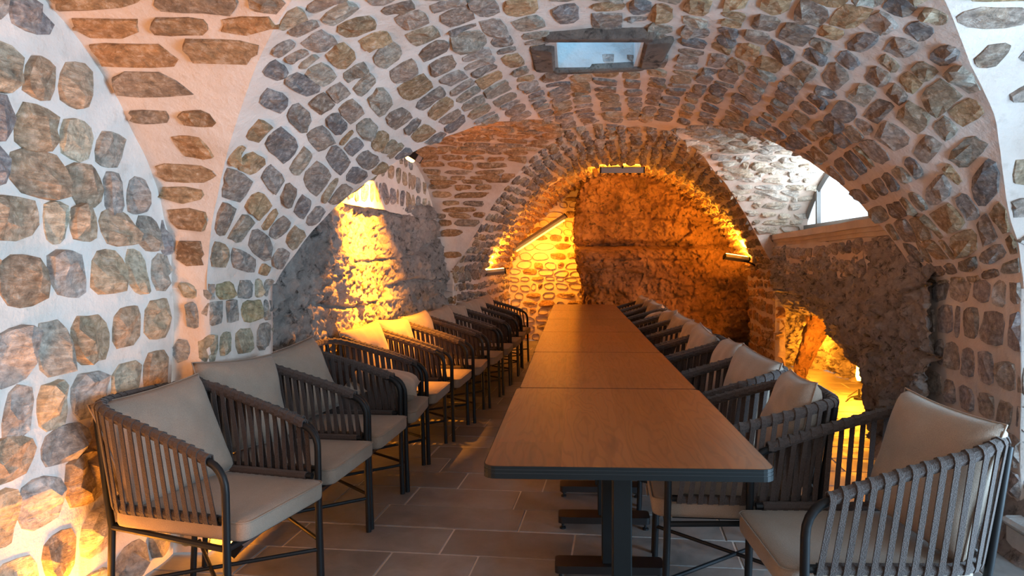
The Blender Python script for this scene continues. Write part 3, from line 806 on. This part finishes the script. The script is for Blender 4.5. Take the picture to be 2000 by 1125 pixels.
def make_chair():
    root = bpy.data.objects.new('armchair', None); COL.objects.link(root)
    def part(name, mb, m, smooth=True, parent=root):
        me = mb.mesh(name, m)
        if smooth: autosmooth(me)
        return link(bpy.data.objects.new(name, me), parent)
    for s in (-1, 1):
        mb = MB()
        pts = [(.255, s*.262, 0), (.245, s*.264, .30), (.240, s*.266, .56)]
        for k in range(1, 7):
            a = math.pi/2*k/6; pts.append((.240-.085*(1-math.cos(a)), s*.267, .56+.098*math.sin(a)+.004))
        pts.append((.12, s*.268, .690))
        mb.tube(pts, .0135, 10); part('front_leg', mb, M['frame'])
        mb = MB(); mb.tube([(-.31, s*.20, 0), (-.297, s*.205, .37), (-.31, s*.21, .46), (-.364, s*.212, .80)], .0125, 10); part('back_leg', mb, M['frame'])
    mb = MB()
    for s in (-1, 1): mb.tube([(.243, s*.264, .372), (-.297, s*.205, .372)], .011, 8)
    mb.tube([(.243, -.264, .372), (.243, .264, .372)], .011, 8); mb.tube([(-.297, -.2, .372), (-.297, .2, .372)], .011, 8)
    mb.box((-.02, 0, .376), (.48, .40, .008)); part('seat_frame', mb, M['frame'])
    mb = MB()
    mb.tube([(.25, -.262, .165), (-.28, .203, .165)], .008, 8); mb.tube([(.25, .262, .165), (-.28, -.203, .165)], .008, 8)
    part('cross_stretcher', mb, M['frame'])
    mb = MB(); mb.tube(TOP, .0125, 8); part('top_rail', mb, M['frame'])
    mb = MB(); mb.tube(BOT, .0125, 8); part('lower_rail', mb, M['frame'])
    # rope wrap round the rails
    tr = resample(TOP, NS*2-1); rr = [.0188 if k % 2 == 0 else .0200 for k in range(len(tr))]
    mb = MB(); mb.tube(tr, rr, 8); part('rail_wrap', mb, M['rope'])
    n = len(BOT); bt = resample([Vector((.20, -.250, .462))]+BOT[1:-1]+[Vector((.20, .250, .462))], NS*2-1)
    mb = MB(); mb.tube(bt, [.0165 if k % 2 == 0 else .0178 for k in range(len(bt))], 8); part('rail_wrap', mb, M['rope'])
    ts = tr[::2]; bs = bt[::2]
    for k in range(NS):
        a, b_ = ts[k], bs[k]
        tg = (ts[min(k+1, NS-1)]-ts[max(k-1, 0)]); tg.z = 0; tg.normalize()
        out = Vector((tg.y, -tg.x, 0))
        c = Vector((-.02, 0, 0))
        if out.dot(Vector((a.x, a.y, 0))-c) < 0: out = -out
        w_ = .0088; h = .0022
        L = []
        for an in (200, 140, 90, 40, 0): L.append(a+out*(.0205*math.cos(math.radians(an)))+Vector((0, 0, .0205*math.sin(math.radians(an)))))
        for an in (0, -40, -90, -150): L.append(b_+out*(.0185*math.cos(math.radians(an)))+Vector((0, 0, .0185*math.sin(math.radians(an)))))
        V = []; Fs = []
        for i, p in enumerate(L):
            q = L[min(i+1, len(L)-1)]-L[max(i-1, 0)]; q.normalize(); nn = q.cross(tg).normalized()
            for (u_, v_) in ((-1, -1), (1, -1), (1, 1), (-1, 1)): V.append(p+tg*w_*u_+nn*h*v_)
        m_ = len(L)
        for i in range(m_-1):
            for j in range(4): Fs.append((i*4+j, i*4+(j+1) % 4, i*4+4+(j+1) % 4, i*4+4+j))
        Fs += [(3, 2, 1, 0), tuple((m_-1)*4+j for j in range(4))]
        mb = MB(); mb.add(V, Fs); part('strap', mb, M['rope'], False)
    # seat cushion with piping
    mb = MB(); P = rrect(-.262, .295, -.236, .236, .035, 4); n = len(P); V = []; Fs = []
    prof = [(.385, .012), (.391, .003), (.40, 0), (.443, 0), (.452, .004), (.457, .014), (.460, .06)]
    for z, ins in prof:
        for x, y in P: V.append((.035+(x-.035)*(1-ins/.26), y*(1-ins/.236), z))
    for r in range(len(prof)-1):
        for k in range(n): Fs.append((r*n+k, r*n+(k+1) % n, (r+1)*n+(k+1) % n, (r+1)*n+k))
    Fs += [tuple(range(n-1, -1, -1)), tuple((len(prof)-1)*n+k for k in range(n))]
    mb.add(V, Fs); sc = part('seat_cushion', mb, M['linen'])
    mb = MB(); mb.tube([(x, y, .451) for x, y in rrect(-.262, .295, -.236, .236, .035, 4)], .0028, 5, closed=True); part('piping', mb, M['linen'], True, sc)
    return root
def make_pillow(seed):
    n = 22; V = []; idx = {}; Fs = []; W_ = .245; H_ = .215
    u = np.linspace(-1, 1, n)
    for sgn in (1, -1):
        for i in range(n):
            for j in range(n):
                a, b_ = u[i], u[j]
                edge = abs(a) > .999 or abs(b_) > .999
                if sgn < 0 and edge: idx[(sgn, i, j)] = idx[(1, i, j)]; continue
                t = ((1-abs(a)**3.2)*(1-abs(b_)**3.2))**.42*.085
                # pinched outline
                y = a*W_*(1-.07*(1-b_*b_)); z = b_*H_*(1-.06*(1-a*a))
                wr = float(vnoise(np.array([a*2.2+seed*9, b_*2.2, sgn*3.0])))*.010*(1-max(abs(a), abs(b_))**6)
                wr += float(vnoise(np.array([a*6+seed*5, b_*2.5+a*2, sgn*5.0])))*.004*min(1, (1-abs(a))*4, (1-abs(b_))*4)
                idx[(sgn, i, j)] = len(V); V.append((sgn*(t+wr if not edge else 0), y, z+H_))
    for sgn in (1, -1):
        for i in range(n-1):
            for j in range(n-1):
                q = (idx[(sgn, i, j)], idx[(sgn, i+1, j)], idx[(sgn, i+1, j+1)], idx[(sgn, i, j+1)])
                Fs.append(q if sgn > 0 else tuple(reversed(q)))
    me = mesh('back_cushion', V, Fs, M['linen'], True)
    per = [idx[(1, i, 0)] for i in range(n)]+[idx[(1, n-1, j)] for j in range(1, n)]+[idx[(1, i, n-1)] for i in range(n-2, -1, -1)]+[idx[(1, 0, j)] for j in range(n-2, 0, -1)]
    mb = MB(); mb.tube([V[k] for k in per], .0032, 5, closed=True); pm = mb.mesh('piping', M['linen'], True)
    return me, pm
PIL = [make_pillow(k) for k in range(5)]
ORD = ['nearest', 'second', 'third', 'fourth', 'fifth', 'sixth', 'seventh', 'eighth', 'ninth', 'tenth', 'eleventh', 'farthest']
proto = make_chair(); used = [False]
def put_chair(x, y, rz, label, group, pil, plabel):
    o = proto if not used[0] else copytree(proto); used[0] = True
    o.location = (x, y, 0); o.rotation_euler = (0, 0, rz)
    o['label'] = label; o['category'] = 'chair'; o['group'] = group
    me, pm = PIL[pil['v'] % 5]
    p = bpy.data.objects.new('back_cushion', me)
    Mx = Matrix.Translation((x, y, 0)) @ Matrix.Rotation(rz, 4, 'Z')
    if pil.get('flat'):
        Mx = Mx @ Matrix.Translation((.27, .0, .55)) @ Matrix.Rotation(pil.get('yaw', 0), 4, 'Z') @ Matrix.Rotation(math.radians(-84), 4, 'Y')
    else:
        Mx = Mx @ Matrix.Translation((pil.get('dx', -.195), pil.get('dy', 0), .464+pil.get('dz', 0))) @ Matrix.Rotation(pil.get('yaw', 0), 4, 'Z') @ Matrix.Rotation(math.radians(pil.get('lean', -16)), 4, 'Y') @ Matrix.Translation((0, 0, .225)) @ Matrix.Rotation(pil.get('roll', 0), 4, 'X') @ Matrix.Translation((0, 0, -.225))
    p.matrix_world = Mx
    link(p, None, label=plabel, category='cushion', group='loose beige back cushions on the chairs')
    q = bpy.data.objects.new('piping', pm); link(q, p)
    return o
rd = math.radians
LX = [-1.127, -1.03, -.99, -.965, -.935, -.865, -.80, -.73, -.675, -.64, -.62, -.61]
LY = [2.53, 3.13, 3.69, 4.25, 4.79, 5.37, 5.95, 6.53, 7.14, 7.74, 8.33, 8.93]
LR = [-13, -5, -3, 2, -2, -3, -1, -4, -2, -3, -1, -6]
for k in range(12):
    rz = rd(LR[k]); ff = .245
    x = (LX[k] if k else -1.085)-ff*math.cos(rz); y = LY[k]-ff*math.sin(rz)
    pl_ = dict(v=k, yaw=rd([-7, -12, -22, 8, -14, -12, -12, -10, -12, -14, -10, -10][k]), roll=rd([2, -3, 9, 0, 4, -3, 3, 5, -4, 2, -3, 3][k]), lean=[-15, -17, -22, 0, -16, -18, -17, -15, -17, -14, -16, -17][k])
    if k == 0: pl_.update(lean=-23, dz=-.025, roll=rd(5), dx=-.18)
    if k == 3: pl_['flat'] = True
    put_chair(x, y, rz, f'{ORD[k]} woven-strap armchair of the left row' + (', at the front left corner' if k == 0 else ', its cushion lying flat' if k == 3 else ', counted from the viewer' if k < 11 else ', beside the niche'),
              'armchairs along the left wall', pl_,
              (f'beige cushion lying flat on the seat of the fourth left-row chair' if k == 3 else f'beige cushion leaning in the {ORD[k]} chair of the left row'))
RX = [0, .36, .375, .37, .36, .37, .365, .37, .36, .38, .37, .37]
RY = [2.26, 2.83, 3.47, 4.06, 4.66, 5.26, 5.86, 6.46, 7.06, 7.66, 8.26, 8.84]
RR = [2, -3, 2, 1, -2, 0, 2, -1, 1, 0, -1, 2]
for k in range(12):
    rz = rd(180+RR[k]); ff = .245
    if k == 0: x, y = .885, 2.265
    else: x = RX[k]-ff*math.cos(rz); y = RY[k]-ff*math.sin(rz)
    pl_ = dict(v=k+2, yaw=rd([5, -4, 6, -5, 4, -3, 5, 2, -3, 4, -5, 3][k]), roll=rd([-2, 3, -4, 3, -5, 2, -3, 4, 9, -2, 3, -2][k]), lean=[-17, -15, -16, -18, -12, -16, -20, -15, -40, -16, -17, -15][k])
    if k == 8: pl_['dx'] = -.02; pl_['dz'] = .01
    put_chair(x, y, rz, f'{ORD[k]} woven-strap armchair of the right row' + (', at the front right corner pulled out' if k == 0 else ', tucked under the table edge'),
              'armchairs along the right of the table', pl_, f'beige cushion leaning in the {ORD[k]} chair of the right row' + (', slumped low' if k == 8 else ''))
# grey block at the right edge
t = thing('stone_plinth', 'low pale grey stone block with rounded top at the right picture edge', 'block', (2.10, 3.12, 0))
MB().box((0, 0, .07), (.26, .30, .14), bev=.01).build('body', M['stucco'], t)
MB().box((0, 0, .155), (.30, .34, .035), bev=.015).build('cap', M['stucco'], t)
